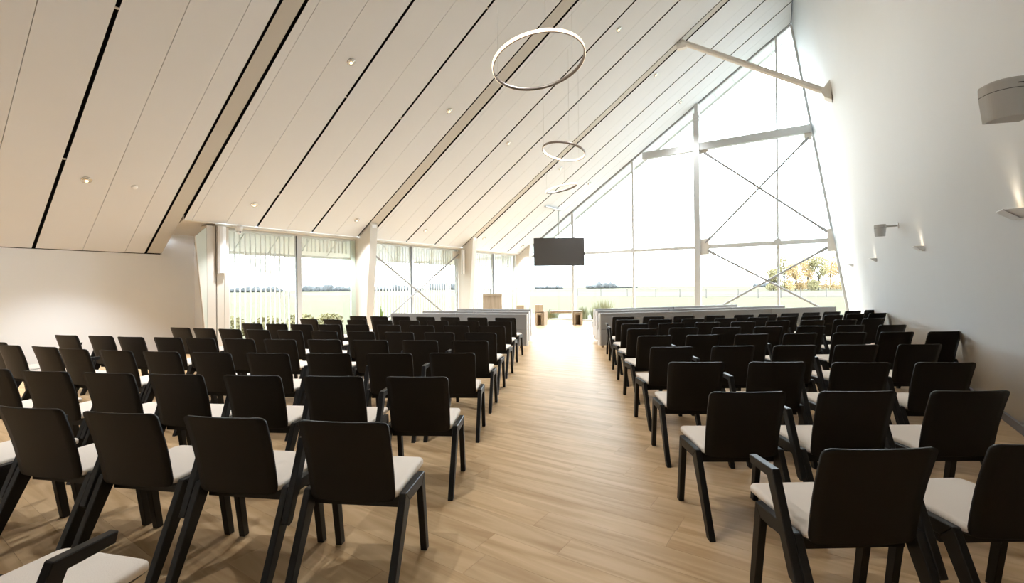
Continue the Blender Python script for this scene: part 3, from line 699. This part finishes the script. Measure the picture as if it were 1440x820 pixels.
for px, h, r, m, lab, dd in ((1088, 5.5, 2.0, 'olive', 'sparse small tree at the left end of the autumn trees', 0), (1103, 8.6, 3.0, 'olive', 'olive green autumn tree seen left of the thin mullion', 6), (1119, 7.6, 2.6, 'autumn', 'golden tree just right of the thin mullion', -3),
    (1136, 9.4, 3.2, 'autumn', 'tall golden tree in the middle of the autumn trees', 9), (1151, 8.0, 2.4, 'olive', 'olive tree crossed by the slanting brace', -5), (1168, 9.3, 3.2, 'autumn', 'tall golden tree left of the leaning wall', 10), (1185, 9.0, 3.0, 'autumn', 'golden tree partly hidden by the leaning wall', -2), (1200, 9.0, 3.0, 'olive', 'tree of the same kind hidden behind the leaning wall', 18)):
    D = D0+dd; p = fr((px-720)/660*D, D); tree(p.x, p.y, h*1.13, r, m, lab, 2900)
def clump(px, D, wid, h, lab, nb=8):
    c = fr((px-720)/660*D, D); t = None; bm = bmesh.new()
    for k in range(nb):
        f_ = (k+.5)/nb - .5; q = Vector((CS, SN, 0))*(f_*wid); hh = h*random.uniform(.6, 1.1)*(1-.5*abs(f_))
        m4 = Matrix.Translation(q + Vector((0, 0, hh*.45))) @ Matrix.Diagonal((wid/nb*.85, wid/nb*.85, hh*.55, 1))
        vs = bmesh.ops.create_icosphere(bm, subdivisions=2, radius=1, matrix=m4)['verts']
        for v in vs: v.co += Vector((random.uniform(-1,1), random.uniform(-1,1), random.uniform(-1,1)))*hh*.07
    o = done('distant_trees', bm, 'farleaf'); o.location = (c.x, c.y, GZ); tag(o, lab, 'trees', 'distant tree lines on the horizon')
clump(845, 420, 26, 6.5, 'hazy clump of trees on the horizon right of the television'); clump(878, 480, 26, 3, 'low hazy hedge on the horizon beside the end post', 10)
clump(772, 420, 24, 4.5, 'hazy clump of trees on the horizon below the television'); clump(1074, 430, 18, 4, 'hazy bushes on the horizon left of the autumn trees')
clump(350, 330, 46, 5.0, 'hazy tree line seen through the fins of the first left window', 14); clump(462, 330, 40, 5.2, 'hazy tree line seen through the second left pane', 14)
clump(558, 330, 36, 5, 'hazy tree line seen left of the crossed braces', 14); clump(622, 430, 24, 9, 'taller hazy trees seen right of the crossed braces', 8)
# fence in the field
t = empty('field_fence', (0, 0, GZ)); prev = None
for px, py in ((812,415.5),(845,416),(882,416.5),(922,417),(956,417.5),(993,418.5),(1038,419),(1066,418.5),(1098,418),(1126,417.5),(1162,417),(1195,416)):
    v = py-404.5+(px-720)*.0096; D = (H-GZ)*660/v*.96; p = fr((px-720)/660*D, D); p.z = 0
    bbar('post', 'postwood', t, p, p+Vector((0, 0, 1.15)), .11, n=6)
    if prev is not None:
        for z in (.45, .75, 1.05): bbar('wire', 'postwood', t, prev+Vector((0,0,z)), p+Vector((0,0,z)), .008)
    prev = p
tag(t, 'thin post and wire fence across the pale field', 'fence')
def tuft(x, y, h, r, n, m, lab):
    bm = bmesh.new()
    for _ in range(n):
        a, q = random.random()*6.3, r*random.random()**.5; b = Vector((math.cos(a)*q, math.sin(a)*q, 0)); tip = b*1.5 + Vector((random.gauss(0,.06), random.gauss(0,.06), h*random.uniform(.6,1))); s = Vector((math.cos(a+1.5), math.sin(a+1.5), 0))*.012
        md = (b+tip)*.5
        v = [bm.verts.new(z) for z in (b-s, b+s, md+s, md-s, tip)]
        bm.faces.new(v[:4]); bm.faces.new((v[3], v[2], v[4]))
    o = done('ornamental_grass', bm, m); o.location = (x, y, GZ); o['kind'] = 'stuff'; tag(o, lab, 'grass', 'tufts of grass outside the glazing')
for px, D, h, r, m, lab in ((819, 20.2, .75, .2, 'reed', 'grey green grass tuft outside, left one of the pair right of the stools'), (838.5, 20.8, .75, .22, 'reed', 'grey green grass tuft outside, right one of the pair right of the stools'), (848, 23, 1.0, .4, 'olive', 'yellowish taller tuft outside, behind the right pews'), (775, 21, .6, .3, 'reed', 'low grass tuft outside, seen over the bench')):
    p = fr((px-720)/660*D, D); tuft(p.x, p.y, h, r, 260, m, lab)
def bush(x, y, r, h, m, lab):
    bm = bmesh.new(); leaves(bm, (0, 0, h*.5), (r, r, h*.5), 700, .05); o = done('garden_shrub', bm, m); o.location = (x, y, GZ); o['kind'] = 'stuff'; tag(o, lab, 'shrub', 'shrubs outside the left windows')
for y, h, lab in ((7.1, .75, 'low shrub outside the left end of the first left window'), (8.25, .7, 'low shrub outside the middle of the first left window'), (9.4, .75, 'low shrub outside the first mullion of the left windows'), (10.55, .7, 'low shrub outside the second left pane')): bush(-15.2, y, .48, h, 'olive', lab)
t = tag(empty('potted_sapling', (-11.45, 9.75, 0)), 'small green leafy plant between second column and left pew', 'plant')
bbox('pot', 'speaker', t, -.1, .1, -.1, .1, 0, .3, bev=.01); bm = bmesh.new()
for k in range(6):
    a = k*1.05; bar(bm, (0,0,.3), (math.cos(a)*.05, math.sin(a)*.05, .72+.035*k), .02, .006)
done('leaf_blades', bm, mat('fresh_green_leaf', (.16, .24, .04), .6, .3), t)
